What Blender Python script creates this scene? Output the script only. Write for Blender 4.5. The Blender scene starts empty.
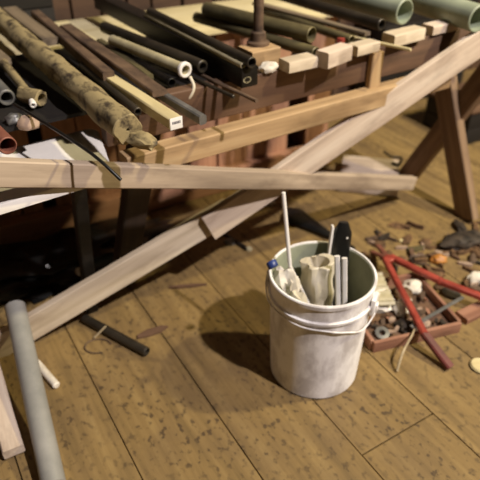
import bpy, bmesh, math, random
from mathutils import Vector, Matrix, noise

S = bpy.context.scene
COL = S.collection
# ---------------------------------------------------------------- camera
CAM_H, PITCH, FPX = 1.28, math.radians(35), 579.0
cam = bpy.data.cameras.new('camera')
cam_o = bpy.data.objects.new('camera', cam)
COL.objects.link(cam_o)
cam_o.location = (0, 0, CAM_H)
cam_o.rotation_euler = (math.radians(90) - PITCH, 0, 0)
cam.sensor_width = 36.0
cam.lens = 36.0 * FPX / 480.0
cam.clip_start = 0.02
cam.dof.use_dof = True
cam.dof.focus_distance = 1.12
cam.dof.aperture_fstop = 3.4
S.camera = cam_o
# ---------------------------------------------------------------- world, lamps, exposure
W = bpy.data.worlds.new('world')
S.world = W
W.use_nodes = True
W.node_tree.nodes['Background'].inputs[0].default_value = (1.0, 0.80, 0.6, 1)
W.node_tree.nodes['Background'].inputs[1].default_value = 0.014


def lamp(name, loc, energy, color, radius):
    l = bpy.data.lights.new(name, 'POINT')
    l.energy = energy
    l.color = color
    l.shadow_soft_size = radius
    o = bpy.data.objects.new(name, l)
    o.location = loc
    COL.objects.link(o)
    return o


lamp('work_lamp', (3.24, -1.43, 5.7), 2150, (1.0, 0.91, 0.89), 0.09)
lamp('yellow_lamp', (2.55, 1.30, 3.2), 430, (1.0, 0.86, 0.50), 0.07)
vs = S.view_settings
vs.view_transform = 'Standard'
vs.look = 'None'
vs.exposure = 0.0
vs.gamma = 1.0
vs.use_curve_mapping = False


# ---------------------------------------------------------------- pixel <-> place helpers
def ray(u, v):
    c, s = math.cos(PITCH), math.sin(PITCH)
    r, up = (u - 240) / FPX, -(v - 240) / FPX
    return Vector((r, c + up * s, -s + up * c))


def P(u, v, z=0.0):
    d = ray(u, v)
    return Vector((0, 0, CAM_H)) + d * ((z - CAM_H) / d.z)


def D(u, v, dep):
    return Vector((0, 0, CAM_H)) + ray(u, v) * dep


# ---------------------------------------------------------------- materials
def srgb(h):
    h = h.lstrip('#')
    v = [int(h[i:i + 2], 16) / 255 for i in (0, 2, 4)]
    return tuple(((x / 12.92) if x <= 0.04045 else ((x + 0.055) / 1.055) ** 2.4) for x in v) + (1,)


MATS = {}


def nodes(name):
    m = bpy.data.materials.new(name)
    m.use_nodes = True
    nt = m.node_tree
    return m, nt, nt.nodes['Principled BSDF']


def ramp(nt, pts):
    r = nt.nodes.new('ShaderNodeValToRGB')
    e = r.color_ramp.elements
    e[0].position, e[0].color = pts[0]
    e[1].position, e[1].color = pts[-1]
    for p, c in pts[1:-1]:
        n = e.new(p)
        n.color = c
    return r


def coords(nt, scale):
    tc = nt.nodes.new('ShaderNodeTexCoord')
    mp = nt.nodes.new('ShaderNodeMapping')
    mp.inputs['Scale'].default_value = scale
    nt.links.new(tc.outputs['Object'], mp.inputs['Vector'])
    return mp


def tex(nt, src, scale, detail=4, rough=0.6):
    n = nt.nodes.new('ShaderNodeTexNoise')
    n.inputs['Scale'].default_value = scale
    n.inputs['Detail'].default_value = detail
    n.inputs['Roughness'].default_value = rough
    nt.links.new(src.outputs[0], n.inputs['Vector'])
    return n


def mix(nt, kind, fac, a, b):
    m = nt.nodes.new('ShaderNodeMixRGB')
    m.blend_type = kind
    if hasattr(fac, 'is_linked'):
        nt.links.new(fac, m.inputs[0])
    else:
        m.inputs[0].default_value = fac
    for i, x in ((1, a), (2, b)):
        if isinstance(x, tuple):
            m.inputs[i].default_value = x
        else:
            nt.links.new(x, m.inputs[i])
    return m


def wood(name, dark, mid, light, grain=30, stain=0.35, stain_col='#2a1c10', rough=0.75, seed=0.0):
    """board with grain along local x, blotches of old dirt"""
    m, nt, b = nodes(name)
    g = coords(nt, (1.6, grain, grain))
    g.inputs['Location'].default_value = (seed, seed * 1.7, seed * 0.3)
    n1 = tex(nt, g, 1.0, 6, 0.65)
    r1 = ramp(nt, [(0.25, srgb(dark)), (0.5, srgb(mid)), (0.75, srgb(light))])
    nt.links.new(n1.outputs[0], r1.inputs[0])
    c2 = coords(nt, (5, 14, 14))
    n2 = tex(nt, c2, 1.3, 5, 0.6)
    r2 = ramp(nt, [(0.52, (0, 0, 0, 1)), (0.72, (stain, stain, stain, 1))])
    nt.links.new(n2.outputs[0], r2.inputs[0])
    mx = mix(nt, 'MIX', r2.outputs[0], r1.outputs[0], srgb(stain_col))
    nt.links.new(mx.outputs[0], b.inputs['Base Color'])
    b.inputs['Roughness'].default_value = rough
    bp = nt.nodes.new('ShaderNodeBump')
    bp.inputs['Strength'].default_value = 0.25
    bp.inputs['Distance'].default_value = 0.003
    nt.links.new(n1.outputs[0], bp.inputs['Height'])
    nt.links.new(bp.outputs[0], b.inputs['Normal'])
    MATS[name] = m
    return m


def mottled(name, a, b_, scale=25, lo=0.4, hi=0.65, rough=0.6, metal=0.0, bump=0.2, stretch=(1, 1, 1)):
    m, nt, b = nodes(name)
    c = coords(nt, stretch)
    n = tex(nt, c, scale, 6, 0.65)
    r = ramp(nt, [(lo, srgb(a)), (hi, srgb(b_))])
    nt.links.new(n.outputs[0], r.inputs[0])
    nt.links.new(r.outputs[0], b.inputs['Base Color'])
    b.inputs['Roughness'].default_value = rough
    b.inputs['Metallic'].default_value = metal
    if bump:
        bp = nt.nodes.new('ShaderNodeBump')
        bp.inputs['Strength'].default_value = bump
        bp.inputs['Distance'].default_value = 0.004
        nt.links.new(n.outputs[0], bp.inputs['Height'])
        nt.links.new(bp.outputs[0], b.inputs['Normal'])
    MATS[name] = m
    return m


def floor_mat():
    m, nt, b = nodes('floor_planks')
    tc = nt.nodes.new('ShaderNodeTexCoord')
    # a random tint for every plank (0.25 m wide strips along local x)
    sx = nt.nodes.new('ShaderNodeSeparateXYZ')
    nt.links.new(tc.outputs['Object'], sx.inputs[0])
    dv = nt.nodes.new('ShaderNodeMath'); dv.operation = 'DIVIDE'; dv.inputs[1].default_value = 0.25
    nt.links.new(sx.outputs[1], dv.inputs[0])
    fl = nt.nodes.new('ShaderNodeMath'); fl.operation = 'FLOOR'
    nt.links.new(dv.outputs[0], fl.inputs[0])
    wn = nt.nodes.new('ShaderNodeTexWhiteNoise'); wn.noise_dimensions = '1D'
    nt.links.new(fl.outputs[0], wn.inputs['W'])
    g = coords(nt, (2.2, 30, 30))
    n1 = tex(nt, g, 1.0, 6, 0.6)
    r1 = ramp(nt, [(0.25, srgb('#66532f')), (0.5, srgb('#897043')), (0.78, srgb('#a28957'))])
    nt.links.new(n1.outputs[0], r1.inputs[0])
    tint = ramp(nt, [(0.0, (0.80, 0.78, 0.76, 1)), (1.0, (1.0, 1.0, 1.0, 1))])
    nt.links.new(wn.outputs['Value'], tint.inputs[0])
    m1 = mix(nt, 'MULTIPLY', 1.0, r1.outputs[0], tint.outputs[0])
    # broad grime
    cb = coords(nt, (3.0, 4.0, 4.0))
    n2 = tex(nt, cb, 1.6, 5, 0.62)
    r2 = ramp(nt, [(0.42, (0, 0, 0, 1)), (0.75, (0.6, 0.6, 0.6, 1))])
    nt.links.new(n2.outputs[0], r2.inputs[0])
    m2 = mix(nt, 'MIX', r2.outputs[0], m1.outputs[0], srgb('#5e4b34'))
    # dark droppings and oil spots
    cs = coords(nt, (1.0, 1.25, 1.0))
    n3 = tex(nt, cs, 46, 2.5, 0.55)
    r3 = ramp(nt, [(0.54, (0, 0, 0, 1)), (0.66, (0.75, 0.75, 0.75, 1))])
    nt.links.new(n3.outputs[0], r3.inputs[0])
    n4 = tex(nt, cs, 3.2, 2, 0.5)
    r4 = ramp(nt, [(0.38, (0.25, 0.25, 0.25, 1)), (0.62, (1, 1, 1, 1))])
    nt.links.new(n4.outputs[0], r4.inputs[0])
    mm = mix(nt, 'MULTIPLY', 1.0, r3.outputs[0], r4.outputs[0])
    m3 = mix(nt, 'MIX', mm.outputs[0], m2.outputs[0], srgb('#2e2014'))
    nt.links.new(m3.outputs[0], b.inputs['Base Color'])
    b.inputs['Roughness'].default_value = 0.72
    bp = nt.nodes.new('ShaderNodeBump')
    bp.inputs['Strength'].default_value = 0.2
    bp.inputs['Distance'].default_value = 0.004
    nt.links.new(n1.outputs[0], bp.inputs['Height'])
    nt.links.new(bp.outputs[0], b.inputs['Normal'])
    return m


FLOOR = floor_mat()
W_PALE = wood('pale_pine', '#a09078', '#c4b49c', '#dacdb8', 26, 0.3, '#6b5038')
W_TAN = wood('tan_lumber', '#80684a', '#ac8e68', '#c4aa82', 26, 0.35, '#4a3420', seed=3)
W_ROSE = wood('weathered_rosy_lumber', '#a39080', '#c6b4a2', '#dccebe', 24, 0.4, '#5a4234', seed=5)
W_BROWN = wood('brown_lumber', '#433022', '#604633', '#7c6048', 28, 0.4, '#22160c', seed=7)
W_DARK = wood('dark_old_wood', '#1e150d', '#33251a', '#493626', 28, 0.4, '#100a06', seed=9)
W_BLACK = wood('near_black_boards', '#0c0907', '#16110d', '#211914', 20, 0.4, '#060403', seed=61)  # near-black boards: the added sheet under the pipes and the background boxes
W_LEG = wood('grey_brown_leg_wood', '#5c4836', '#80674e', '#a08668', 26, 0.35, '#33241a', seed=71)
W_BRACE = wood('greyed_pine', '#88786a', '#a89682', '#c2b09a', 26, 0.4, '#54443a', seed=73)
W_GREY = wood('grey_weathered_wood', '#5c5040', '#80705a', '#9c8c74', 30, 0.35, '#2c2418', seed=11)
W_RED = wood('reddish_boards', '#7e5640', '#a87c60', '#c29878', 22, 0.45, '#3a2418', seed=13)
W_LEDGE = wood('pale_yellow_top', '#b8a878', '#d2c498', '#e2d6b0', 10, 0.2, '#7c6a44', seed=15)
M_TRUNK = mottled('flaking_tan_paint', '#33281c', '#94845e', 30, 0.36, 0.52, 0.8, 0, 0.5, (0.6, 1, 1))
M_BLACK = mottled('black_iron', '#0e0d0c', '#231f1b', 30, 0.4, 0.7, 0.45, 0.3, 0.15)
M_IRON = mottled('dark_steel_pipe', '#2a2620', '#4c453a', 22, 0.35, 0.7, 0.45, 0.5, 0.15, (0.4, 1, 1))
M_OLIVE = mottled('olive_steel_pipe', '#4a4432', '#7d7350', 18, 0.35, 0.7, 0.5, 0.3, 0.15, (0.4, 1, 1))
M_RUST = mottled('rusty_steel', '#43342a', '#705a46', 30, 0.35, 0.65, 0.75, 0.2, 0.3, (0.4, 1, 1))
M_RUSTRED = mottled('rust_red_pipe', '#6a3c30', '#93604e', 20, 0.35, 0.7, 0.55, 0.2, 0.15)
M_GREYSTEEL = mottled('grey_steel', '#5c5c5a', '#84827e', 20, 0.35, 0.7, 0.45, 0.4, 0.1)
M_PVC = mottled('grey_plastic_pipe', '#7c7c78', '#989690', 9, 0.3, 0.75, 0.45, 0, 0.05)
M_GREENPIPE = mottled('greenish_grey_pipe', '#7e8874', '#a2aa94', 8, 0.3, 0.75, 0.5, 0, 0.05)
M_CREAMPIPE = mottled('cream_pipe', '#8c8264', '#bcb290', 14, 0.3, 0.7, 0.5, 0, 0.05)
M_WHITE = mottled('white_plastic', '#d4cfc8', '#efebe6', 5, 0.3, 0.75, 0.4, 0, 0.03)
M_BUCKET = mottled('chalky_white_bucket', '#c2bdbb', '#f2f0ef', 15, 0.38, 0.58, 0.55, 0, 0.08, (1, 1, 0.55))
M_BUCKETIN = mottled('bucket_inside', '#878c78', '#a4a892', 9, 0.35, 0.7, 0.5, 0, 0.05)
M_RED = mottled('worn_red_paint', '#74291f', '#a04538', 22, 0.32, 0.6, 0.45, 0.05, 0.1)
M_GRIP = mottled('dark_red_grip', '#4a1c18', '#6e2c26', 20, 0.35, 0.7, 0.6, 0, 0.1)
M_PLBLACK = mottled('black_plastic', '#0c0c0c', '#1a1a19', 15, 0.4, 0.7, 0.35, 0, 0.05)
M_BEIGE = mottled('beige_film', '#b0a690', '#d6cdb8', 14, 0.3, 0.7, 0.5, 0, 0.2)
M_PAPER = mottled('soiled_white_paper', '#b8ae9c', '#e6e0d4', 12, 0.35, 0.6, 0.8, 0, 0.2)
M_BLUE = mottled('blue_plastic', '#1c2a58', '#34488a', 20, 0.35, 0.7, 0.4, 0, 0.05)
M_SCRAP = mottled('dark_scrap', '#1e1813', '#4c4034', 25, 0.35, 0.65, 0.7, 0.2, 0.3)
M_DEBRIS = mottled('brown_debris', '#3a2818', '#7c5c3c', 40, 0.35, 0.65, 0.85, 0, 0.5)
M_ORANGE = mottled('amber_bits', '#8a5420', '#c88a3a', 20, 0.35, 0.7, 0.5, 0, 0.1)
M_STONE = mottled('pinkish_stone', '#8a7464', '#b89e88', 18, 0.35, 0.7, 0.8, 0, 0.3)
M_LABEL = mottled('white_end_label', '#c8c4c0', '#f0eeea', 6, 0.2, 0.6, 0.6, 0, 0)
M_INK = mottled('dark_ink', '#3c3a40', '#55525a', 6, 0.2, 0.6, 0.6, 0, 0)
M_TWIG = mottled('bleached_twig', '#8c7c60', '#b8a888', 30, 0.3, 0.7, 0.8, 0, 0.2)

# ---------------------------------------------------------------- mesh helpers
PM = {}          # world matrix of every object


def link(name, bm, mat, M, parent=None, smooth=True, mats=None):
    me = bpy.data.meshes.new(name)
    bmesh.ops.recalc_face_normals(bm, faces=bm.faces[:])
    bm.to_mesh(me)
    bm.free()
    for mm in (mats or [mat]):
        me.materials.append(mm)
    if smooth:
        me.polygons.foreach_set('use_smooth', [True] * len(me.polygons))
        me.set_sharp_from_angle(angle=math.radians(38))
    o = bpy.data.objects.new(name, me)
    COL.objects.link(o)
    if parent:
        o.parent = parent
        o.matrix_basis = PM[parent.name].inverted() @ M
    else:
        o.matrix_basis = M
    PM[o.name] = M.copy()
    return o


def tag(o, label, cat, group=None):
    o['label'] = label
    o['category'] = cat
    if group:
        o['group'] = group
    return o


def root(name, loc, label, cat, group=None):
    o = bpy.data.objects.new(name, None)
    o.empty_display_size = 0.05
    COL.objects.link(o)
    o.location = loc
    PM[o.name] = Matrix.Translation(Vector(loc))
    return tag(o, label, cat, group)


def structure(o):
    o['kind'] = 'structure'
    return o


def frame(p0, p1, up=(0, 0, 1), roll=0.0):
    """local x from p0 to p1, origin at the middle, local z towards up"""
    p0, p1 = Vector(p0), Vector(p1)
    x = (p1 - p0).normalized()
    up = Vector(up)
    y = up.cross(x)
    if y.length < 1e-4:
        y = Vector((0, 1, 0)).cross(x)
    y.normalize()
    z = x.cross(y)
    R = Matrix((x, y, z)).transposed().to_4x4()
    R.translation = (p0 + p1) / 2
    return R @ Matrix.Rotation(roll, 4, 'X'), (p1 - p0).length


def bm_box(bm, cx, cy, cz, sx, sy, sz, bev=0.0):
    r = bmesh.ops.create_cube(bm, size=1.0)
    for v in r['verts']:
        v.co = Vector((cx + v.co.x * sx, cy + v.co.y * sy, cz + v.co.z * sz))
    if bev:
        es = list({e for v in r['verts'] for e in v.link_edges})
        bmesh.ops.bevel(bm, geom=es, offset=bev, segments=2, affect='EDGES', profile=0.6)


def bm_board(L, w, h, bev=0.003, wob=0.0, seed=0, seg=10, cut0=0.0, cut1=0.0):
    """board along x with slightly wandering edges and optionally skewed ends"""
    bm = bmesh.new()
    rings = []
    b = min(bev, w * 0.3, h * 0.3)
    prof = [(-w / 2 + b, -h / 2), (w / 2 - b, -h / 2), (w / 2, -h / 2 + b), (w / 2, h / 2 - b),
            (w / 2 - b, h / 2), (-w / 2 + b, h / 2), (-w / 2, h / 2 - b), (-w / 2, -h / 2 + b)]
    for i in range(seg + 1):
        t = i / seg
        x = -L / 2 + L * t
        ring = []
        for k, (py, pz) in enumerate(prof):
            n = noise.noise_vector(Vector((x * 6 + seed * 7.3, k * 0.37 + seed, py * 9))) * wob
            sk = cut0 * (1 - t) * (pz / h) * 1 + cut1 * t * (pz / h)
            ring.append(bm.verts.new((x + sk, py + n.y, pz + n.z)))
        rings.append(ring)
    for a, c in zip(rings, rings[1:]):
        for k in range(8):
            bm.faces.new((a[k], a[(k + 1) % 8], c[(k + 1) % 8], c[k]))
    bm.faces.new(rings[0])
    bm.faces.new(rings[-1])
    return bm


def board(name, mat, p0, p1, w, h, parent=None, up=(0, 0, 1), roll=0.0, wob=0.0015, seed=0, bev=0.003, cut0=0, cut1=0):
    M, L = frame(p0, p1, up, roll)
    return link(name, bm_board(L, w, h, bev, wob, seed, cut0=cut0, cut1=cut1), mat, M, parent)


def bm_tube(L, ro, ri, seg=28, x0=None, flare=None, bumps=0.0, seed=0, n=2):
    """hollow pipe along x, both mouths open"""
    bm = bmesh.new()
    x0 = -L / 2 if x0 is None else x0
    st = []
    ed = min(0.0025, (ro - ri) * 0.4)
    outer = [(0, ro - ed), (ed, ro)] + [(L * i / n, ro) for i in range(1, n)] + [(L - ed, ro), (L, ro - ed)]
    prof = [(x, r) for x, r in outer] + [(L, ri + ed * 0.3)] + [(L - ed, ri), (ed, ri), (0, ri + ed * 0.3)]
    rings = []
    for i, (x, r) in enumerate(prof):
        ring = []
        for k in range(seg):
            a = 2 * math.pi * k / seg
            rr = r
            if bumps and i < len(outer):
                rr += bumps * noise.noise(Vector((x * 14 + seed, math.cos(a) * 1.4, math.sin(a) * 1.4)))
            ring.append(bm.verts.new((x0 + x, rr * math.cos(a), rr * math.sin(a))))
        rings.append(ring)
    for i in range(len(rings)):
        a, c = rings[i], rings[(i + 1) % len(rings)]
        for k in range(seg):
            bm.faces.new((a[k], a[(k + 1) % seg], c[(k + 1) % seg], c[k]))
    return bm


def pipe(name, mat, p0, p1, ro, wall=0.004, parent=None, bumps=0.0, n=2, seg=28):
    M, L = frame(p0, p1)
    return link(name, bm_tube(L, ro, max(ro - wall, ro * 0.3), seg, bumps=bumps, n=n), mat, M, parent)


def bm_rod(L, r0, r1, seg=14):
    bm = bmesh.new()
    e = min(r0, r1) * 0.35
    prof = [(0, r0 - e), (e, r0), (L - e, r1), (L, r1 - e)]
    rings = []
    for x, r in prof:
        rings.append([bm.verts.new((x - L / 2, r * math.cos(2 * math.pi * k / seg), r * math.sin(2 * math.pi * k / seg))) for k in range(seg)])
    for a, c in zip(rings, rings[1:]):
        for k in range(seg):
            bm.faces.new((a[k], a[(k + 1) % seg], c[(k + 1) % seg], c[k]))
    bm.faces.new(rings[0])
    bm.faces.new(rings[-1])
    return bm


def rod(name, mat, p0, p1, r0, r1=None, parent=None, seg=14):
    M, L = frame(p0, p1)
    return link(name, bm_rod(L, r0, r1 or r0, seg), mat, M, parent)


def sweep(name, mat, pts, r, parent=None, seg=10, taper=None, sub=6):
    """round tube along a smooth path; origin at the first point"""
    P0 = Vector(pts[0])
    q = [Vector(p) - P0 for p in pts]
    path = []
    for i in range(len(q) - 1):
        a, b, c, d = q[max(i - 1, 0)], q[i], q[i + 1], q[min(i + 2, len(q) - 1)]
        for k in range(sub):
            t = k / sub
            path.append(0.5 * ((2 * b) + (c - a) * t + (2 * a - 5 * b + 4 * c - d) * t * t + (3 * b - a - 3 * c + d) * t ** 3))
    path.append(q[-1])
    bm = bmesh.new()
    rings = []
    nrm = None
    for i, p in enumerate(path):
        t = (path[min(i + 1, len(path) - 1)] - path[max(i - 1, 0)]).normalized()
        if nrm is None:
            nrm = t.orthogonal().normalized()
        nrm = (nrm - t * nrm.dot(t)).normalized()
        bi = t.cross(nrm)
        rr = r if taper is None else r * (1 + (taper - 1) * i / (len(path) - 1))
        rings.append([bm.verts.new(p + (nrm * math.cos(2 * math.pi * k / seg) + bi * math.sin(2 * math.pi * k / seg)) * rr) for k in range(seg)])
    for a, c in zip(rings, rings[1:]):
        for k in range(seg):
            bm.faces.new((a[k], a[(k + 1) % seg], c[(k + 1) % seg], c[k]))
    bm.faces.new(rings[0])
    bm.faces.new(rings[-1])
    return link(name, bm, mat, Matrix.Translation(P0), parent)


def bm_lathe(prof, seg=48, closed=False):
    bm = bmesh.new()
    rings = [[bm.verts.new((r * math.cos(2 * math.pi * k / seg), r * math.sin(2 * math.pi * k / seg), z)) for k in range(seg)] for r, z in prof]
    prs = list(zip(rings, rings[1:]))
    if closed:
        prs.append((rings[-1], rings[0]))
    for a, c in prs:
        for k in range(seg):
            bm.faces.new((a[k], a[(k + 1) % seg], c[(k + 1) % seg], c[k]))
    if not closed:
        for r in (rings[0], rings[-1]):
            bm.faces.new(r)
    return bm


def lump(name, mat, c, dims, seed=0, amp=0.25, rot=0.0, freq=1.6, sub=3, parent=None, flat=True):
    """crumpled or chipped body of the given size, resting on c.z"""
    bm = bmesh.new()
    bmesh.ops.create_icosphere(bm, subdivisions=sub, radius=0.5)
    for v in bm.verts:
        d = v.co.normalized()
        k = 1 + amp * noise.noise(d * freq + Vector((seed * 3.1, seed, 0))) + amp * 0.5 * noise.noise(d * freq * 2.7 + Vector((0, seed * 2.3, seed)))
        v.co = Vector((d.x * dims[0], d.y * dims[1], d.z * dims[2])) * 0.5 * k
    zm = min(v.co.z for v in bm.verts)
    if flat:
        for v in bm.verts:
            v.co.z = max(v.co.z, zm * 0.62)
        zm *= 0.62
    for v in bm.verts:
        v.co.z -= zm
    return link(name, bm, mat, Matrix.Translation(Vector(c)) @ Matrix.Rotation(rot, 4, 'Z'), parent)


def chip(name, mat, c, dims, seed=0, rot=0.0, tilt=0.0, parent=None):
    """irregular flat splinter or shard: a jagged polygon with thickness"""
    rnd = random.Random(seed * 17 + 3)
    n = 7
    bm = bmesh.new()
    pts = []
    for k in range(n):
        a = 2 * math.pi * (k + rnd.uniform(-0.25, 0.25)) / n
        q = rnd.uniform(0.75, 1.05)
        pts.append((0.5 * dims[0] * q * math.cos(a), 0.5 * dims[1] * q * math.sin(a)))
    lo = [bm.verts.new((x, y, 0)) for x, y in pts]
    hi = [bm.verts.new((x * 0.94, y * 0.94, dims[2] * rnd.uniform(0.8, 1.1))) for x, y in pts]
    bm.faces.new(lo)
    bm.faces.new(hi)
    for k in range(n):
        bm.faces.new((lo[k], lo[(k + 1) % n], hi[(k + 1) % n], hi[k]))
    M = Matrix.Translation(Vector(c)) @ Matrix.Rotation(rot, 4, 'Z') @ Matrix.Rotation(tilt, 4, 'Y')
    return link(name, bm, mat, M, parent, smooth=False)


# ================================================================ SETTING
PL = math.radians(90 + 31)                 # planks run 31 degrees left of the view
A_DIR = Vector((math.cos(math.radians(28)), math.sin(math.radians(28)), 0))   # along the bench (62 deg right)
bm = bmesh.new()
rnd = random.Random(4)
for i in range(-14, 18):                   # plank strips, local y; seam phase fitted to the photo
    y0 = i * 0.25
    x = -3.0 - rnd.random() * 1.5
    while x < 7.5:
        L = rnd.uniform(2.6, 4.2)
        bm_box(bm, x + L / 2, y0 + 0.125, -0.0125 + rnd.uniform(-0.0008, 0.0008), L - 0.004, 0.2472, 0.025, 0.0015)
        x += L
bm_box(bm, 2, 0.4, -0.04, 12, 8.5, 0.02)
off = -0.2195                              # local y of world origin line: seams at n.p = .2,.47,.72,.95
Mf = Matrix.Rotation(PL, 4, 'Z')
Mf.translation = Vector((0.857, 0.515, 0)) * 0.218
structure(link('floor', bm, FLOOR, Mf, smooth=False))

# back wall of upright boards
wl = Vector((-0.914, 1.794, 0)) + Vector((-0.469, 0.883, 0)) * 0.62
bm = bmesh.new()
x = -2.4
rnd = random.Random(8)
while x < 4.0:
    w = rnd.uniform(0.11, 0.17)
    bm_box(bm, x + w / 2, 0.02 + rnd.uniform(-0.006, 0.006), 1.2, w - 0.012, 0.025, 2.4, 0.003)
    x += w
bm_box(bm, 0.8, 0.06, 1.2, 6.5, 0.02, 2.4)
Mw = Matrix.Rotation(math.radians(28), 4, 'Z')
Mw.translation = wl
W_WALL = wood('brown_wall_boards', '#33241a', '#4e3828', '#644a34', 8, 0.4, '#1a1009', seed=21)
structure(link('wall_back', bm, W_WALL, Mw, smooth=False))

# ================================================================ BENCH BEHIND (board front, pale top)
B0 = Vector((-0.914, 1.794, 0))
BZ = 0.70


def bench_pt(s, dn=0.0, z=0.0):
    return B0 + A_DIR * s + Vector((-A_DIR.y, A_DIR.x, 0)) * dn + Vector((0, 0, z))


bench = root('workbench', bench_pt(0.5), 'low wooden workbench with upright reddish board front and pale yellow top behind the sawhorse', 'workbench')
Mb = Matrix.Rotation(math.radians(28), 4, 'Z')
Mb.translation = B0
bm = bmesh.new()
bm_box(bm, 0.05, 0.14, BZ - 0.0125, 3.2, 0.36, 0.025, 0.003)
link('bench_top', bm, W_LEDGE, Mb, bench)
# front: upright boards with openings
gaps = [(-0.02, 0.02), (0.19, 0.235), (1.285, 1.375)]
edges = [-1.5, -1.36, -1.22, -1.08, -0.95, -0.82, -0.68, -0.55, -0.42, -0.29, -0.16, -0.02, 0.02, 0.11, 0.19, 0.235, 0.36, 0.50, 0.66, 0.80, 0.93, 1.05, 1.17, 1.285, 1.375, 1.50]
k = 0
for a, b in zip(edges, edges[1:]):
    if (a, b) in gaps:
        continue
    bm = bmesh.new()
    bm_box(bm, (a + b) / 2, 0.012 + 0.004 * (k % 3), (BZ - 0.025 + 0.10) / 2, b - a - 0.006, 0.02, BZ - 0.025 - 0.10, 0.002)
    # local x is grain direction: stand the board up
    Ms = Mb @ Matrix.Translation(((a + b) / 2, 0.012 + 0.004 * (k % 3), (BZ + 0.075) / 2)) @ Matrix.Rotation(math.radians(-90), 4, 'Y')
    bm.free()
    h = BZ - 0.025 - 0.10
    link('front_board', bm_board(h, b - a - 0.006, 0.02, 0.002, 0.001, k), W_RED, Ms @ Matrix.Rotation(math.radians(90), 4, 'X'), bench)
    k += 1
bm = bmesh.new()
bm_box(bm, 0, -0.012, 0.05, 3.0, 0.06, 0.10, 0.004)
link('base_rail', bm, W_RED, Mb, bench)
bm = bmesh.new()
bm_box(bm, 1.485, 0.16, (BZ - 0.025) / 2, 0.03, 0.28, BZ - 0.025, 0.003)
link('end_panel', bm, W_RED, Mb, bench)
bm = bmesh.new()
bm_box(bm, 0, 0.31, (BZ - 0.025) / 2, 2.94, 0.02, BZ - 0.025, 0.003)
link('back_panel', bm, W_DARK, Mb, bench)

# ================================================================ SAWHORSE (front support of the rack)
R0 = Vector((0.17, 1.638, 0))
RA = math.radians(90 - 57)
RD = Vector((math.cos(RA), math.sin(RA), 0))
RN = Vector((RD.y, -RD.x, 0))             # outward, towards the camera
RZ = 0.75


def rail(s, out=0.0, z=0.0):
    return R0 + RD * s + RN * out + Vector((0, 0, z))


def on_plane(u, v, p):
    d, c = ray(u, v), Vector((0, 0, CAM_H))
    return c + d * ((p - c).dot(RD) / d.dot(RD))


saw = root('sawhorse', rail(0, 0, 0), 'long wooden sawhorse with two crossing diagonal boards and splayed legs, carrying the pipes', 'sawhorse')
board('top_rail', W_BROWN, rail(-0.60, 0, RZ - 0.05), rail(0.86, 0, RZ - 0.05), 0.038, 0.10, saw, seed=1)
board('lower_rail', W_TAN, rail(-0.575, 0.045, 0.605), rail(0.60, 0.045, 0.605), 0.05, 0.06, saw, seed=2)
board('upright', W_TAN, rail(0.27, 0.032, 0.575), rail(0.27, 0.032, 0.742), 0.045, 0.022, saw, up=RN, seed=3)
# right-hand splayed legs
apex = rail(0.50, 0, 0.67)
f_foot, b_foot = P(467, 219, 0.0), P(404, 181, 0.0)
board('leg', W_LEG, f_foot + Vector((0, 0, 0.004)), on_plane(441, 58, f_foot), 0.036, 0.10, saw, up=(0.43, -0.90, 0), seed=4)
board('leg', W_LEG, b_foot + Vector((0, 0, 0.004)), on_plane(492, 68, b_foot), 0.036, 0.085, saw, up=(0.43, -0.90, 0), seed=5)
# braces
board('brace', W_BRACE, D(-60, 170.8, 1 / (0.88 + 60 * 0.001165)), D(412, 183, 2.40), 0.030, 0.056, saw, up=(0, 0, 1), seed=6)
board('diagonal_brace', W_ROSE, D(479, 43, 1.885), D(208, 228, 1.785), 0.024, 0.098, saw, up=(0, 0, 1), seed=7)
board('diagonal_brace', W_PALE, D(234, 207, 1.812), D(-12, 352, 1.715), 0.026, 0.088, saw, up=(0, 0, 1), seed=8, cut0=0.04)
# left-hand splayed legs, mostly in the shade and beyond the frame
board('leg', W_DARK, rail(-0.52, -0.26, 0.004), rail(-0.46, -0.04, 0.70), 0.042, 0.08, saw, up=RD, seed=9)

# ================================================================ WHITE SLAB ON DARK LEGS
stand_c = P(40, 168, 0.66)
stand = root('low_stand', (stand_c.x, stand_c.y, 0), 'low stand with rounded white plastic top and black legs under the pipe ends at left', 'stand')
F, R_, FL_ = P(113, 171, 0.66), P(97, 126, 0.66), P(0, 205, 0.66)
sd = (F - FL_).normalized()
sn = Vector((-sd.y, sd.x, 0))
L, th = 0.9, 0.022
Ms = Matrix((sd, sn, Vector((0, 0, 1)))).transposed().to_4x4()
Ms.translation = F - sd * L
rl = Ms.inverted() @ R_
Wd = rl.y
poly = [Vector((0, 0, 0)), Vector((L, 0, 0)), Vector((rl.x, rl.y, 0)), Vector((rl.x - L, rl.y, 0))]
out = []
for k in range(4):
    c, a, b = poly[k], poly[k - 1], poly[(k + 1) % 4]
    da, db = (a - c).normalized() * 0.035, (b - c).normalized() * 0.035
    for q in range(7):
        tt = q / 6
        out.append((c + da) * (1 - tt) ** 2 + c * 2 * tt * (1 - tt) + (c + db) * tt * tt)
cen = sum(out, Vector()) / len(out)
bm = bmesh.new()
lo = [bm.verts.new((p.x, p.y, -th)) for p in out]
m1 = [bm.verts.new((p.x, p.y, -0.004)) for p in out]
hi = [bm.verts.new(cen + (p - cen) * 0.985) for p in out]
for a, c in ((lo, m1), (m1, hi)):
    for k in range(len(out)):
        bm.faces.new((a[k], a[(k + 1) % len(out)], c[(k + 1) % len(out)], c[k]))
bm.faces.new(lo)
bm.faces.new(hi)
link('stand_top', bm, M_WHITE, Ms, stand)
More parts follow.
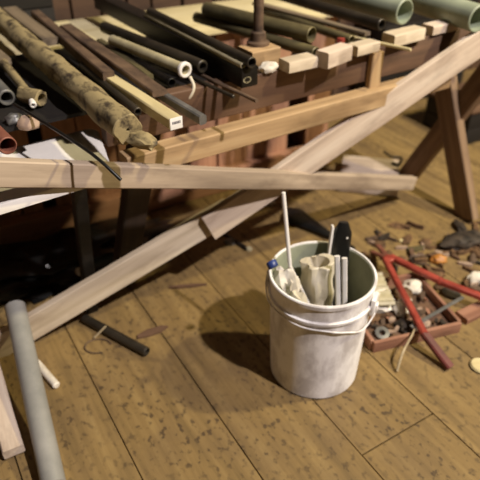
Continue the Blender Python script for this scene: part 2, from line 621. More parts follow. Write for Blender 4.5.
for dx, dy, fx, fy in ((rl.x - 0.08, Wd - 0.03, 0.0, 0.12), (0.08, 0.05, 0, 0), (0.05, Wd - 0.03, 0, 0.08)):
    a = Ms @ Vector((dx, dy, -th))
    b = Ms @ Vector((dx + fx, dy + fy, 0))
    board('leg', M_BLACK, (b.x, b.y, 0.0), a, 0.036, 0.036, stand, up=sd, wob=0)

# ================================================================ PIPES AND BARS ACROSS THE RACK


def across(a, b, r, lift=0.0, liftb=None):
    """front end a and rear end b as seen, laid over the rail and the bench top"""
    return P(a[0], a[1], RZ + r + lift), P(b[0], b[1], (RZ if liftb is None else RZ + liftb) + r + lift)


a0, a1 = rail(-0.86, -0.022, 0.728), rail(-0.06, -0.022, 0.728)  # black sheet added under the pipes to shade the floor below the rack
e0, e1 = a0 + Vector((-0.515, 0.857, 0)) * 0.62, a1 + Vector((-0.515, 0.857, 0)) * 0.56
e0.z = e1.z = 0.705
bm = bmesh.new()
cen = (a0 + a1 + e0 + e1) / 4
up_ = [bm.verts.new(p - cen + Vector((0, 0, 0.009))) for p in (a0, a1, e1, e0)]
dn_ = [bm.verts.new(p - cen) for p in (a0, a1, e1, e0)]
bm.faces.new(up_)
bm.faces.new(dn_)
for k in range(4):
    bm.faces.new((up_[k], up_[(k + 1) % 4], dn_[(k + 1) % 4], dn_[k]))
tag(link('shade_sheet', bm, W_BLACK, Matrix.Translation(cen), smooth=False), 'added dark sheet casting shade beneath the bars and pipes, bridging rail and workbench', 'sheet')
# 1 flaking pole
p0, p1 = across((128, 130), (-14, 8), 0.036)
t = root('flaking_pole', p0, 'thick tan pole with dark flaking spots and broken end, widest piece on the rack', 'pole')
M, L = frame(p1, p0)
link('shaft', bm_tube(L, 0.031, 0.003, 24, bumps=0.006, seed=2, n=40), M_TRUNK, M, t)
d = (p0 - p1).normalized()
lump('broken_lug', M_TRUNK, p0 + d * 0.012 + Vector((0.022, 0.0, -0.03)), (0.075, 0.045, 0.034), 5, 0.3, -0.7, parent=t)


def lay(name, kind, mat, a, b, label, cat, r, wall=0.004, lift=0.0, group=None, h=None, liftb=None, bumps=0, cap=None):
    p0, p1 = across(a, b, r if kind != 'bar' else h / 2, lift, liftb)
    if kind == 'pipe':
        o = pipe(name, mat, p1, p0, r, wall, bumps=bumps, n=2 if not bumps else 24)
    elif kind == 'rod':
        o = rod(name, mat, p1, p0, r)
    else:
        o = board(name, mat, p1, p0, r, h, seed=len(PM))
    return tag(o, label, cat, group), p0, p1


lay('wooden_plank', 'bar', W_GREY, (51, 42), (10, 10), 'short weathered tan slat lying beyond the upper end of the flaking pole', 'slat', 0.05, h=0.022, lift=0.012)
lay('steel_bar', 'bar', M_RUST, (109, 78), (36, 15), 'rusty brown square bar with pinkish cut end above the pale label stake', 'bar', 0.030, h=0.034, lift=0.008)
lay('steel_bar', 'bar', M_RUST, (160, 93), (66, 27), 'flat rusty brown bar beside the black channel, ending above the grey square bar', 'bar', 0.040, h=0.016, lift=0.0205)
lay('steel_bar', 'bar', M_OLIVE, (150, 78), (100, 42), 'dull olive bar lying between the flat rusty bar and the cream pipe', 'bar', 0.02, h=0.02)
lay('steel_pipe', 'pipe', M_IRON, (138, 112), (82, 66), 'small dark pipe with open end between flaking pole and label stake', 'pipe', 0.010, 0.003)
lay('steel_pipe', 'pipe', M_BLACK, (172, 83), (118, 51), 'thin black pipe half hidden under the cream ringed pipe', 'pipe', 0.012, 0.003)
# label stake
p0, p1 = across((176, 123), (103, 76), 0.013)
t = root('wooden_stake', p0, 'square pale wooden stake with white printed label on its end', 'stake')
board('stake', W_LEDGE, p1, p0, 0.032, 0.028, t, seed=31)
M, L = frame(p1, p0)
ML = M.copy()
ML.translation = p0
bm = bmesh.new()
bm_box(bm, 0.0012, 0, 0, 0.0014, 0.031, 0.027, 0.0003)
lab = link('end_label', bm, M_LABEL, ML, t)
bm = bmesh.new()
for k in range(6):
    bm_box(bm, 0.0021, -0.009 + 0.0036 * k, 0.002, 0.0006, 0.0022, 0.006)
link('lettering', bm, M_INK, ML, lab, smooth=False)
lay('steel_bar', 'bar', M_GREYSTEEL, (203, 120), (140, 82), 'grey square steel bar ending right of the labelled stake', 'bar', 0.018, h=0.022)
# cream pipe with thick ring end
p0, p1 = across((185, 70), (112, 40), 0.017, 0.022)
t = root('plastic_pipe', p0, 'cream pipe with thick pale ring end and dangling pale strap', 'pipe')
M, L = frame(p1, p0)
link('barrel', bm_tube(L, 0.015, 0.010), M_CREAMPIPE, M, t)
M2 = M.copy()
M2.translation = p0
link('end_ring', bm_tube(0.012, 0.0205, 0.012, 28, x0=-0.008), M_WHITE, M2, t)
sweep('strap', M_BEIGE, [p0 + Vector((0.012, -0.005, -0.016)), p0 + Vector((0.022, -0.02, -0.035)), p0 + Vector((0.015, -0.03, -0.055)), p0 + Vector((0.0, -0.032, -0.07))], 0.0045, t)
lay('steel_pipe', 'pipe', M_IRON, (203, 67), (104, 27), 'dark pipe with grey open ring end lying beside the black channel', 'pipe', 0.0175, 0.007, lift=0.012)
# big black channel
p0, p1 = across((250, 77), (100, 0), 0.026)
t = root('steel_channel', p0, 'wide black steel box channel with a pale bolt hole in its front end', 'channel')
M, L = frame(p1, p0)
bm = bmesh.new()
bm_box(bm, 0, 0, 0, L, 0.05, 0.052, 0.004)
link('web', bm, M_BLACK, M, t)
M2 = M.copy() @ Matrix.Translation((L / 2, -0.008, -0.006)) @ Matrix.Diagonal((1, 1.5, 1, 1))
link('bolt_hole_rim', bm_tube(0.004, 0.010, 0.0055, 20, x0=-0.004), M_CREAMPIPE, M2, t)
lay('steel_rod', 'pipe', M_CREAMPIPE, (243, 66), (146, 15), 'slim cream tube lying along the top of the black channel', 'tube', 0.007, 0.002, lift=0.05)
lay('steel_pipe', 'pipe', M_IRON, (252, 63), (150, 12), 'dark pipe running along the far side of the black channel', 'pipe', 0.014, 0.004, lift=0.053)
lay('steel_bar', 'bar', M_RUST, (257, 101), (186, 68), 'thin rusty bar poking out under the front end of the black channel', 'bar', 0.012, h=0.008)
lay('steel_rod', 'rod', M_IRON, (234, 97), (180, 72), 'short dark rod left of the thin rusty bar under the channel', 'rod', 0.005)
# back pipes
lay('steel_pipe', 'pipe', M_OLIVE, (312, 35), (206, 9), 'olive pipe with dark open mouth passing behind the upright rusty post', 'pipe', 0.023, 0.003, lift=0.03)
lay('steel_pipe', 'pipe', M_OLIVE, (316, 53), (196, 17), 'lower olive pipe beneath the open-mouthed olive pipe', 'pipe', 0.017, 0.004)
lay('steel_pipe', 'pipe', M_OLIVE, (352, 40), (262, 10), 'short olive pipe ending by the small red scrap', 'pipe', 0.014, 0.003)
lay('steel_pipe', 'pipe', M_IRON, (382, 25), (270, -8), 'dark pipe with small open end left of the big green-grey ring', 'pipe', 0.018, 0.005, lift=0.04)
lay('steel_bar', 'bar', W_GREY, (368, 34), (255, 3), 'flat grey-brown lath running below the dark open-ended pipe', 'lath', 0.03, h=0.012, lift=0.025)
lay('plastic_pipe', 'pipe', M_GREENPIPE, (405, 12), (300, -16), 'big green-grey pipe whose open ring end stands on the pale block', 'pipe', 0.038, 0.006, lift=0.05)
lay('plastic_pipe', 'pipe', M_GREENPIPE, (479, 19), (372, -14), 'big green-grey pipe reaching the top right corner of the view', 'pipe', 0.042, 0.006, lift=0.015)
lay('wooden_stick', 'rod', W_LEDGE, (411, 50), (352, 37), 'thin pale yellow stick sloping over the right part of the rail', 'stick', 0.005, lift=0.012)

# upright rusty post on its block
pb = P(258, 62, RZ)
blk = board('wooden_block', W_TAN, pb + RD * -0.045 + Vector((0, 0, 0.022)), pb + RD * 0.05 + Vector((0, 0, 0.022)), 0.075, 0.044, seed=41)
tag(blk, 'tan wooden block on the rail under the upright rusty post', 'block')
pt = pb + Vector((0.0, 0.02, 0.044))
t = root('upright_post', pt, 'upright rusty iron post with wide foot collar standing on the tan block', 'post')
link('collar', bm_lathe([(0.032, 0), (0.032, 0.008), (0.022, 0.012), (0.021, 0.034), (0.016, 0.038)], 28), M_RUST, Matrix.Translation(pt), t)
link('shaft', bm_lathe([(0.014, 0.038), (0.014, 0.50), (0.012, 0.502)], 24), M_RUST, Matrix.Translation(pt), t)
tag(lump('paper_scrap', M_PAPER, P(268, 72, RZ) + RN * 0.0, (0.05, 0.03, 0.035), 3, 0.35, 0.4), 'crumpled whitish scrap wedged at the tan block under the post', 'scrap')

# offcuts along the rail
for nm, a, b, w, h, mt, lb in (
        ('wood_offcut', (284, 66), (312, 60), 0.05, 0.03, W_PALE, 'pale wood offcut on the rail, first to the right of the post block'),
        ('wood_offcut', (322, 60), (346, 51), 0.045, 0.045, W_ROSE, 'pinkish wood offcut on the rail below the short olive pipe'),
        ('wood_offcut', (352, 50), (374, 45), 0.05, 0.028, W_PALE, 'small pale offcut on the rail left of the block under the ring'),
        ('wood_offcut', (388, 40), (419, 32), 0.05, 0.036, W_PALE, 'thick pale block on the rail under the big green-grey ring'),
        ('wood_offcut', (427, 30), (452, 24), 0.05, 0.03, W_ROSE, 'rosy wood offcut near the right end of the rail')):
    z = RZ + h / 2
    tag(board(nm, mt, P(a[0], a[1], z), P(b[0], b[1], z), w, h, seed=a[0], wob=0.003), lb, 'offcut')
tag(chip('red_scrap', M_RED, P(341, 42, RZ + 0.02), (0.03, 0.02, 0.012), 3), 'small red scrap behind the pinkish offcut', 'scrap')
tag(lump('paper_scrap', M_PAPER, P(353, 40, RZ), (0.035, 0.03, 0.03), 8, 0.35), 'small white crumpled scrap at the end of the thin pale stick', 'scrap')

# left-hand odds and ends
lay('copper_pipe', 'pipe', M_RUSTRED, (8, 146), (-40, 98), 'short rust-red pipe pointing forward at the left edge, open mouth', 'pipe', 0.019, 0.003, lift=-0.012)
p0, p1 = across((31, 97), (-8, 48), 0.02, -0.012)
t = root('tee_pipe', p0, 'tan pipe ending in a lumpy fitting with small bright bolt, left end of rack', 'pipe')
M, L = frame(p1, p0)
link('barrel', bm_tube(L, 0.011, 0.007), M_TRUNK, M, t)
M2, L2 = frame(p0 + Vector((-0.03, 0.025, 0)), p0 + Vector((0.03, -0.012, 0)))
link('fitting', bm_tube(L2, 0.019, 0.012, 24, bumps=0.004, n=8), M_TRUNK, M2, t)
M3, _ = frame(p0, p0 + Vector((0.012, -0.03, -0.006)))
M3.translation = p0 + Vector((0.012, -0.03, -0.004))
link('bolt', bm_tube(0.02, 0.0085, 0.004, 16), M_WHITE, M3, t)
lay('steel_pipe', 'pipe', M_GREYSTEEL, (7, 98), (-24, 64), 'dull purplish-grey pipe stub at the left edge above the rust-red pipe', 'pipe', 0.02, 0.006, lift=-0.012)
lay('wooden_plank', 'bar', W_GREY, (4, 62), (-40, 22), 'brown slat at the far left edge beside the flaking pole', 'slat', 0.04, h=0.02)
tag(lump('stone_chunk', M_STONE, P(29, 128, 0.736), (0.05, 0.04, 0.035), 12, 0.25, 0.3), 'pinkish stone-like chunk beside the rust-red pipe', 'chunk')
tag(lump('stone_chunk', M_GREYSTEEL, P(15, 123, 0.736), (0.04, 0.035, 0.03), 14, 0.25, 0.9), 'dark grey chunk behind the mouth of the rust-red pipe', 'chunk')
tag(sweep('stiff_wire', M_PLBLACK, [P(14, 104, 0.772), P(40, 120, 0.770), P(70, 139, 0.765), P(97, 158, 0.755), P(121, 180, 0.72)], 0.0035), 'thin stiff black wire running down over the white top and past the brace', 'wire')

# ================================================================ BUCKET
BC = Vector((0.2145, 1.183, 0))
H_B, RB, RT = 0.352, 0.1255, 0.1365
bk = root('bucket', BC, 'large chalky white plastic bucket full of odds and ends on the plank floor', 'bucket')


def rz(z):
    return RB + (RT - RB) * z / H_B


pf = [(0.05, 0.008), (RB - 0.012, 0.006), (RB - 0.006, 0.0), (RB, 0.006)]
for z in (0.05, 0.12, 0.19, 0.235):
    pf.append((rz(z), z))
for zc in (0.292,):
    pf += [(rz(zc - 0.006), zc - 0.006), (rz(zc) + 0.006, zc - 0.004), (rz(zc) + 0.006, zc + 0.003), (rz(zc), zc + 0.005)]
pf += [(rz(0.335), 0.335), (RT + 0.003, 0.338), (RT + 0.004, 0.349), (RT + 0.002, 0.352), (RT - 0.003, 0.352)]
link('body', bm_lathe(pf + [(RT - 0.004, 0.348), (rz(0.2) - 0.005, 0.2), (RB - 0.005, 0.012)], 72), M_BUCKET, Matrix.Translation(BC), bk)
link('lining', bm_lathe([(RT - 0.0045, 0.3485), (rz(0.2) - 0.0058, 0.2), (RB - 0.0062, 0.0125), (0.01, 0.0125), (0.01, 0.0145), (RB - 0.0078, 0.0145), (rz(0.2) - 0.0075, 0.2), (RT - 0.006, 0.3485)], 72, True), M_BUCKETIN, Matrix.Translation(BC), bk)


def bpt(deg, z, extra=0.0):
    a = math.radians(deg)
    return BC + Vector((math.cos(a), math.sin(a), 0)) * (rz(z) + extra) + Vector((0, 0, z))


for dg in (-24, 156):
    M = Matrix.Translation(bpt(dg, 0.292, 0.006)) @ Matrix.Rotation(math.radians(dg), 4, 'Z')
    bm = bmesh.new()
    bm_box(bm, 0.002, 0, 0, 0.012, 0.042, 0.052, 0.004)
    bm_box(bm, 0.009, 0, -0.006, 0.008, 0.02, 0.022, 0.003)
    link('handle_ear', bm, M_BUCKET, M, bk)
sweep('bail', M_BUCKET, [bpt(-24, 0.284, 0.018), bpt(-28, 0.262, 0.014), bpt(-38, 0.240, 0.008), bpt(-50, 0.240, 0.006), bpt(-66, 0.258, 0.006), bpt(-84, 0.270, 0.006), bpt(-120, 0.276, 0.006), bpt(-160, 0.28, 0.008), bpt(-190, 0.284, 0.012), bpt(-204, 0.288, 0.018)], 0.0022, bk)

# contents
t = root('white_strip', (0.131, 1.20, 0.352), 'thin white plastic strip with a kink, sticking highest out of the bucket at left', 'strip')
rod('upper_length', M_WHITE, (0.1075, 1.248, 0.552), (0.131, 1.20, 0.352), 0.0055, parent=t)
board('lower_length', M_WHITE, (0.131, 1.20, 0.356), P(309, 305, 0.235), 0.007, 0.015, t, up=(0.3, -1, 0.4), wob=0)
# beige roll
bm = bm_tube(0.30, 0.043, 0.031, 30, bumps=0.022, seed=7, n=16)
Mr, _ = frame((0.228, 1.20, 0.03), (0.208, 1.24, 0.36))
tag(link('plastic_roll', bm, M_BEIGE, Mr), 'crumpled beige roll of plastic film in the middle of the bucket', 'roll')
tag(lump('crumpled_bag', M_BEIGE, (0.145, 1.150, 0.16), (0.075, 0.07, 0.17), 21, 0.4, 0.4, 2.0), 'crumpled pale beige bag at the left front inside the bucket', 'bag')
tag(lump('crumpled_bag', M_PAPER, (0.120, 1.195, 0.26), (0.055, 0.08, 0.11), 24, 0.4, 0.9, 2.2), 'crumpled white bag at the left rim of the bucket', 'bag')
M, _ = frame(D(269.5, 259, 1.45), D(275, 270, 1.445))
tag(link('blue_cap', bm_lathe([(0.012, -0.009), (0.0135, -0.007), (0.0135, 0.006), (0.012, 0.009)], 24), M_BLUE, M @ Matrix.Rotation(math.radians(90), 4, 'Y')), 'small blue cap resting at the left rim of the bucket', 'cap')
# black handled tool
q0, q1 = Vector((0.252, 1.225, 0.03)), D(344, 222, 1.56)
t = root('hand_tool', q0, 'black rounded tool handle with a pale edge strip standing in the bucket', 'tool')
M, L = frame(q0, q1, up=(0, -1, 0))
bm = bmesh.new()
rings = []
for i in range(15):
    tt = i / 14
    x = -L / 2 + L * tt
    wv = 0.027 * (1 - max(0, (tt - 0.9) / 0.1) ** 2 * 0.55)
    hv = 0.014 * (1 - max(0, (tt - 0.9) / 0.1) ** 2 * 0.4)
    rings.append([bm.verts.new((x, wv * math.copysign(abs(math.cos(a)) ** 0.7, math.cos(a)), hv * math.copysign(abs(math.sin(a)) ** 0.7, math.sin(a)))) for a in [2 * math.pi * k / 20 for k in range(20)]])
for a, c in zip(rings, rings[1:]):
    for k in range(20):
        bm.faces.new((a[k], a[(k + 1) % 20], c[(k + 1) % 20], c[k]))
bm.faces.new(rings[0])
bm.faces.new(rings[-1])
link('handle', bm, M_PLBLACK, M, t)
bm = bmesh.new()
bm_box(bm, L * 0.22, 0.0295, 0.002, L * 0.5, 0.006, 0.022, 0.001)
bm_box(bm, L * 0.22, -0.0295, 0.002, 0.001, 0.001, 0.001)
es = link('edge_strip', bm, M_WHITE, M, t)
M2 = M @ Matrix.Translation((L * 0.40, -0.012, 0.0142))
link('rivet', bm_lathe([(0.003, -0.001), (0.003, 0.001), (0.001, 0.002)], 12), M_WHITE, M2, t)
for k, (u0, u1) in enumerate(((337, 338), (344.5, 344.5))):
    tag(board('white_channel', M_WHITE, D(u0, 256 + k * 2, 1.485), D(u0, 256 + k * 2, 1.485) + (D(u1, 312, 1.565) - D(u0, 256 + k * 2, 1.485)) * 2.1, 0.014, 0.009, up=(0, -1, 0.2), wob=0),
        ('left one of two white plastic channels leaning side by side in the bucket', 'right one of two white plastic channels leaning side by side in the bucket')[k], 'channel')

# ================================================================ RED CUTTER, TRAY AND CLUTTER AT RIGHT
tr_fl, tr_fr = P(373, 347, 0.02), P(459, 327, 0.02)
td = (tr_fr - tr_fl).normalized()
tn = Vector((-td.y, td.x, 0))
TL, TWd = 0.30, 0.26
tray = root('wooden_tray', tr_fl + td * TL / 2 + tn * TWd / 2 - Vector((0, 0, 0.02)), 'shallow reddish wooden tray of scraps on the floor right of the bucket', 'tray')
Mt = Matrix((td, tn, Vector((0, 0, 1)))).transposed().to_4x4()
Mt.translation = tr_fl - Vector((0, 0, 0.02))
W_TRAY = wood('rosy_tray_wood', '#6c4636', '#906650', '#a87e68', 24, 0.35, '#3c2416', seed=33)
bm = bmesh.new()
bm_box(bm, TL / 2, TWd / 2, 0.005, TL, TWd, 0.009, 0.001)
link('tray_bottom', bm, W_BROWN, Mt, tray)
for nm, cx, cy, sx, sy in (('tray_side', TL / 2, 0, TL, 0.012), ('tray_side', TL / 2, TWd, TL, 0.012), ('tray_side', 0, TWd / 2, 0.012, TWd - 0.013), ('tray_side', TL, TWd / 2, 0.012, TWd - 0.013)):
    bm = bmesh.new()
    bm_box(bm, cx, cy, 0.02, sx, sy, 0.04, 0.002)
    link(nm, bm, W_TRAY, Mt, tray)


def tp(x, y, z=0.010):
    return Mt @ Vector((x, y, z))


rnd = random.Random(12)
# tray contents
tag(lump('paper_scrap', M_PAPER, tp(0.10, 0.175), (0.12, 0.09, 0.055), 31, 0.4, 0.4), 'large crumpled white paper between the red handles in the tray', 'paper')
tag(lump('paper_scrap', M_PAPER, tp(0.175, 0.13), (0.08, 0.055, 0.045), 33, 0.4, 1.1), 'smaller white paper scrap beside the grey metal strip in the tray', 'paper')
tag(lump('paper_scrap', M_PAPER, tp(0.255, 0.21), (0.07, 0.055, 0.045), 35, 0.35, 0.2), 'pale crumpled scrap under the long red handle, right side of tray', 'paper')
M = Matrix.Translation(tp(0.055, 0.045, 0.02)) @ Matrix.Rotation(0.3, 4, 'X')
tag(link('metal_washer', bm_lathe([(0.009, -0.004), (0.021, -0.004), (0.022, 0.003), (0.010, 0.004)], 28, True), M_GREYSTEEL, M), 'round grey washer-like fitting in the front left of the tray', 'washer')
tag(lump('debris_lump', M_DEBRIS, tp(0.045, 0.13), (0.07, 0.09, 0.045), 41, 0.45), 'dark brown rubbish lump against the left side of the tray', 'debris')
tag(lump('debris_lump', M_SCRAP, tp(0.15, 0.05), (0.08, 0.06, 0.03), 43, 0.45), 'dark scrap lump in the front middle of the tray', 'debris')
tag(lump('debris_lump', M_DEBRIS, tp(0.20, 0.19), (0.08, 0.07, 0.035), 45, 0.45), 'brown rubbish lump beneath the crossing of strip and long handle', 'debris')
tag(lump('debris_lump', M_STONE, tp(0.20, 0.045), (0.04, 0.035, 0.03), 47, 0.3), 'greenish-grey pebble-like scrap in the front right of the tray', 'debris')
for k in range(54):
    x, y = rnd.uniform(0.02, TL - 0.03), rnd.uniform(0.02, TWd - 0.03)
    o = chip('scrap_shard', rnd.choice([M_DEBRIS, M_SCRAP, M_RUST, W_TRAY, M_STONE]), tp(x, y, 0.012 + 0.004 * (k % 4)), (rnd.uniform(0.02, 0.06), rnd.uniform(0.01, 0.02), 0.007), 100 + k, rnd.uniform(0, 3), rnd.uniform(-0.25, 0.25))
    tag(o, 'small brown shard in the mixed scraps inside the shallow tray', 'scrap', 'shards in the tray')
g0, g1 = D(411, 327, (P(411, 327, 0.052)).y / ray(411, 327).y), P(463, 297, 0.055)
tag(board('metal_strip', M_GREYSTEEL, g0, g1, 0.012, 0.004, wob=0), 'flat grey metal strip lying across the tray behind the red handle', 'strip')
tag(sweep('dry_twig', M_TWIG, [P(397, 371, 0.005), P(403, 352, 0.045), P(412, 335, 0.05), P(415, 327, 0.05)], 0.0042, taper=0.6), 'pale dry twig hanging over the front edge of the tray', 'twig')

# red cutter
hinge = P(392, 260, 0.062)
cut = root('bolt_cutter', hinge, 'pair of long red cutter handles spread open across the tray', 'cutter')


def arm(pts, grip_from, w):
    q = [P(u, v, z) for u, v, z in pts]
    for i in range(len(q) - 1):
        nm = 'grip' if i >= grip_from else 'handle_arm'
        board(nm, M_GRIP if i >= grip_from else M_RED, q[i], q[i + 1] + (q[i + 1] - q[i]).normalized() * 0.006, w if i < grip_from else w * 1.25, w * 0.9, cut, wob=0.001, bev=0.004)


arm([(385, 259, 0.070), (424, 333, 0.060), (449, 366, 0.014)], 1, 0.021)
arm([(391, 257, 0.066), (440, 281, 0.060), (487, 299, 0.050)], 9, 0.023)
M, _ = frame(P(438, 280, 0.060), P(442, 282, 0.060))
link('collar', bm_tube(0.014, 0.0135, 0.008, 16), M_RED, M, cut)
link('pivot_plate', bm_lathe([(0.017, -0.006), (0.018, -0.004), (0.018, 0.006), (0.015, 0.008)], 20), M_RED, Matrix.Translation(P(389, 259, 0.066)), cut)
board('jaw', M_RUSTRED, P(389, 259, 0.064), P(372, 252, 0.035), 0.02, 0.012, cut)
board('jaw', M_RUSTRED, P(389, 259, 0.064), P(378, 246, 0.03), 0.02, 0.012, cut)

# corrugated pale piece against the bucket
c0 = P(377, 318, 0.0)
bm = bmesh.new()
n = 22
top, botm = [], []
for i in range(n + 1):
    y = -0.085 + 0.17 * i / n
    z = 0.004 * math.sin(i * 1.9)
    top.append([bm.verts.new((x, y, z + 0.004)) for x in (-0.036, 0, 0.036)])
    botm.append([bm.verts.new((x, y, z)) for x in (-0.036, 0, 0.036)])
for i in range(n):
    for k in range(2):
        bm.faces.new((top[i][k], top[i][k + 1], top[i + 1][k + 1], top[i + 1][k]))
        bm.faces.new((botm[i][k], botm[i + 1][k], botm[i + 1][k + 1], botm[i][k + 1]))
    for k in (0, 2):
        bm.faces.new((top[i][k], top[i + 1][k], botm[i + 1][k], botm[i][k]))
for i in (0, n):
    for k in range(2):
        bm.faces.new((top[i][k], top[i][k + 1], botm[i][k + 1], botm[i][k]))
M, _ = frame(P(368, 266, 0.05), P(388, 314, 0.06))
M = M @ Matrix.Rotation(math.radians(-90), 4, 'Z')
tag(link('corrugated_hose', bm, M_CREAMPIPE, M), 'pale ribbed piece leaning between the bucket and the red handles', 'scrap')

# loose rubbish heap behind the tray
HEAP = [M_SCRAP, M_DEBRIS, M_DEBRIS, M_DEBRIS, M_RUST, M_STONE, W_BROWN]
for k in range(84):
    u = rnd.uniform(366, 492)
    v = rnd.uniform(226, 268) - (u - 368) * 0.03 if k < 56 else rnd.uniform(255, 296)
    c = P(u, v, 0.0)
    q = Mt.inverted() @ c
    if k >= 56 and (-0.06 < q.x < TL + 0.05 and -0.05 < q.y < TWd + 0.05 or u < 396):
        continue
    if q.y < TWd + 0.05 and -0.05 < q.x < TL + 0.05:
        v -= 22
        c = P(u, v, 0.0)
    mt = rnd.choice(HEAP)
    if k % 4 == 0:
        o = lump('heap_scrap', mt, c, (rnd.uniform(0.04, 0.10), rnd.uniform(0.03, 0.05), rnd.uniform(0.015, 0.03)), 60 + k, 0.45, rnd.uniform(0, 3), sub=2)
    else:
        o = chip('heap_scrap', mt, c, (rnd.uniform(0.04, 0.11), rnd.uniform(0.012, 0.03), rnd.uniform(0.008, 0.02)), 60 + k, rnd.uniform(0, 3), 0)
    tag(o, 'small dirty scrap in the rubbish strewn behind the tray', 'scrap', 'rubbish strewn behind the tray')
tag(lump('dark_scrap_heap', M_SCRAP, P(462, 246, 0), (0.17, 0.09, 0.06), 91, 0.4, 0.3), 'largest blackish heap of scrap by the front foot of the right leg', 'scrap')
tag(lump('amber_scrap', M_ORANGE, P(438, 262, 0.0), (0.055, 0.04, 0.035), 92, 0.35), 'small amber-brown lump behind the long red handle', 'scrap')
tag(chip('olive_scrap', M_OLIVE, P(416, 250, 0.0), (0.09, 0.03, 0.012), 93, 0.25), 'flat olive scrap lying behind the red pivot', 'scrap')
tag(chip('pale_scrap', W_LEDGE, P(401, 242, 0.0), (0.022, 0.018, 0.01), 94, 0.4), 'tiny pale chip on the planks behind the red pivot', 'scrap')
tag(lump('pale_scrap', M_PAPER, P(475, 282, 0.0), (0.07, 0.05, 0.045), 95, 0.35), 'pale scrap at the right edge beyond the long red handle', 'scrap')
bm = bm_lathe([(0.01, 0), (0.026, 0.001), (0.030, 0.006), (0.026, 0.011), (0.01, 0.013)], 30)
tag(link('tan_disc', bm, W_LEDGE, Matrix.Translation(P(480, 367, 0.0))), 'tan rounded disc on the floor at the right edge', 'disc')
tag(board('wood_offcut', W_TRAY, P(461, 318, 0.012), P(492, 303, 0.012), 0.05, 0.022, seed=77), 'reddish wood offcut at the right edge beside the tray', 'offcut')

# ================================================================ THINGS ON THE FLOOR, LEFT AND BACK
g0, g1 = P(15, 306, 0.165), P(54, 486, 0.031)
t = root('plastic_pipe', g1, 'long smooth grey pipe leaning on the diagonal board at the left front', 'pipe')
M, L = frame(g0, g1)
link('barrel', bm_tube(L, 0.0285, 0.024, 36), M_PVC, M, t)
tag(rod('white_stick', M_PAPER, P(36, 362, 0.012), P(57, 386, 0.012), 0.011), 'short whitish stick end just right of the long grey pipe', 'stick')
tag(board('wooden_plank', W_ROSE, P(-16, 345, 0.05), P(14, 452, 0.03), 0.05, 0.03, seed=81), 'pinkish slat at the left edge beside the long grey pipe', 'slat')
tag(pipe('steel_pipe', M_IRON, P(84, 318, 0.015), P(147, 352, 0.015), 0.0145, 0.004), 'short dark pipe lying on the floor below the diagonal board', 'pipe')
tag(rod('nail', M_TWIG, P(94, 338, 0.006), P(106, 326, 0.035), 0.0028), 'thin pale nail leaning on the short dark floor pipe', 'nail')
wc = P(98, 346, 0.003)
tag(sweep('wire_loop', M_RUST, [wc + Vector((0.04 * math.cos(a), 0.03 * math.sin(a), 0.0)) for a in [0.3 + i * 0.7 for i in range(8)]], 0.0022), 'small rusty wire loop on the planks left of the dark floor pipe', 'wire')
tag(chip('wood_shingle', W_BROWN, P(152, 333, 0.0), (0.13, 0.035, 0.008), 97, 0.5), 'thin flat brown splint right of the short dark floor pipe', 'splint')
tag(chip('wood_shingle', W_BROWN, P(185, 287, 0.0), (0.16, 0.02, 0.008), 98, 0.1), 'dark narrow splint in the shade behind the diagonal board', 'splint')
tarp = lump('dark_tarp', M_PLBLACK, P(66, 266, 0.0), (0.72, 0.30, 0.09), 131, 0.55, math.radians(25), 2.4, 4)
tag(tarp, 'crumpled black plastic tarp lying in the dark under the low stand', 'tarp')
# metal fittings
q = P(236, 242, 0.0)
t = root('latch_fitting', q, 'dark metal latch with pale bolt lying behind the diagonal board joint', 'latch')
board('bar', M_BLACK, P(217, 228, 0.006), P(247, 249, 0.006), 0.016, 0.010, t)
link('bolt_head', bm_lathe([(0.012, 0), (0.013, 0.008), (0.009, 0.013)], 6), M_CREAMPIPE, Matrix.Translation(P(249, 250, 0.0)), t)
lump('knuckle', M_GREYSTEEL, P(230, 243, 0.0), (0.05, 0.03, 0.02), 99, 0.3, -0.2, parent=t)
# black tapering object
q0, q1 = P(288, 212, 0.02), P(331, 236, 0.014)
t = root('black_tool', q0, 'black tapering tool lying on the floor behind the bucket', 'tool')
M, L = frame(q0, q1)
bm = bmesh.new()
rings = []
for i in range(13):
    tt = i / 12
    wv = 0.044 * (1 - tt) ** 1.2 + 0.016
    wv *= min(1, 0.4 + tt * 6)
    hv = 0.02 - 0.008 * tt
    rings.append([bm.verts.new((-L / 2 + L * tt, wv * math.cos(2 * math.pi * k / 16), hv * math.sin(2 * math.pi * k / 16))) for k in range(16)])
for a, c in zip(rings, rings[1:]):
    for k in range(16):
        bm.faces.new((a[k], a[(k + 1) % 16], c[(k + 1) % 16], c[k]))
bm.faces.new(rings[0])
bm.faces.new(rings[-1])
link('body', bm, M_PLBLACK, M, t)
rod('shank', M_BLACK, q1 - (q1 - q0).normalized() * 0.02, q1 + (q1 - q0) * 0.5, 0.011, 0.009, t)
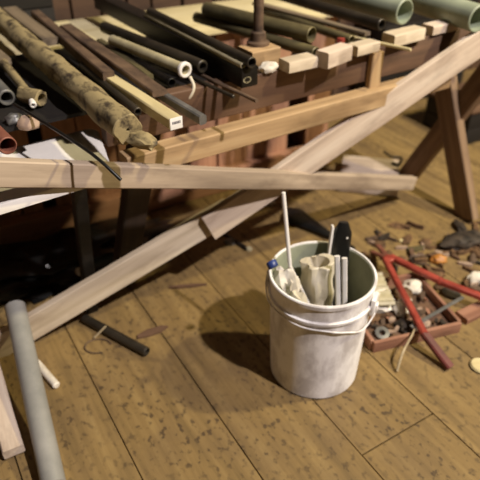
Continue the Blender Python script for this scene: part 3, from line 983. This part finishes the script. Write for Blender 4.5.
tag(lump('paper_scrap', M_PAPER, P(269, 204, 0.0), (0.05, 0.035, 0.02), 101, 0.35), 'white scrap left of the black tapering tool behind the bucket', 'paper')
tag(lump('paper_scrap', M_PAPER, P(82, 274, 0.045), (0.045, 0.03, 0.03), 103, 0.35), 'small white scrap lying on the black tarp under the low stand', 'paper')
# slab and hook beyond
tag(board('wooden_slab', W_ROSE, P(341, 172, 0.03), P(398, 178, 0.03), 0.26, 0.05, seed=85), 'low rosy slab lying on the floor beside the end of the workbench', 'slab')
tag(sweep('iron_hook', M_BLACK, [P(384, 152, 0.065), P(392, 157, 0.062), P(401, 158, 0.062), P(399, 165, 0.062), P(392, 163, 0.062)], 0.006), 'black bent hook lying on the rosy slab', 'hook')
# dark things in the background
def slat_crate(name, label, cat, base, w, d, h, mat, n, post=None):
    t = root(name, base, label, cat)
    Mc = Matrix.Rotation(math.radians(28), 4, 'Z')
    Mc.translation = base
    hs = h / n
    for nm, cx, cy, sx, sy in (('front_panel', w / 2, 0.01, w, 0.02), ('back_panel', w / 2, d - 0.01, w, 0.02),
                               ('side_panel', 0.01, d / 2, 0.02, d - 0.042), ('side_panel', w - 0.01, d / 2, 0.02, d - 0.042)):
        bm = bmesh.new()
        for k in range(n):
            bm_box(bm, cx, cy, hs * (k + 0.5), sx, sy, hs - 0.004, 0.002)
        link(nm, bm, mat, Mc, t)
    bm = bmesh.new()
    bm_box(bm, w / 2, d / 2, h + 0.008, w + 0.02, d + 0.02, 0.016, 0.003)
    link('lid', bm, post or mat, Mc, t)


slat_crate('dark_chest', 'large black wooden chest in the background beyond the back right leg', 'chest', P(374, 110, 0), 0.66, 0.19, 0.62, W_BLACK, 4)
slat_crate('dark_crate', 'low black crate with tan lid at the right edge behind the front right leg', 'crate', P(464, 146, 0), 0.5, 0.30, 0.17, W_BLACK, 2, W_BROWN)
slat_crate('darkening_cabinet', 'tall black cabinet added to darken the corner behind the left end of the workbench', 'cabinet', bench_pt(-0.62, 0.335), 1.04, 0.22, 1.5, W_BLACK, 6)  # black box added to keep the back left corner dark
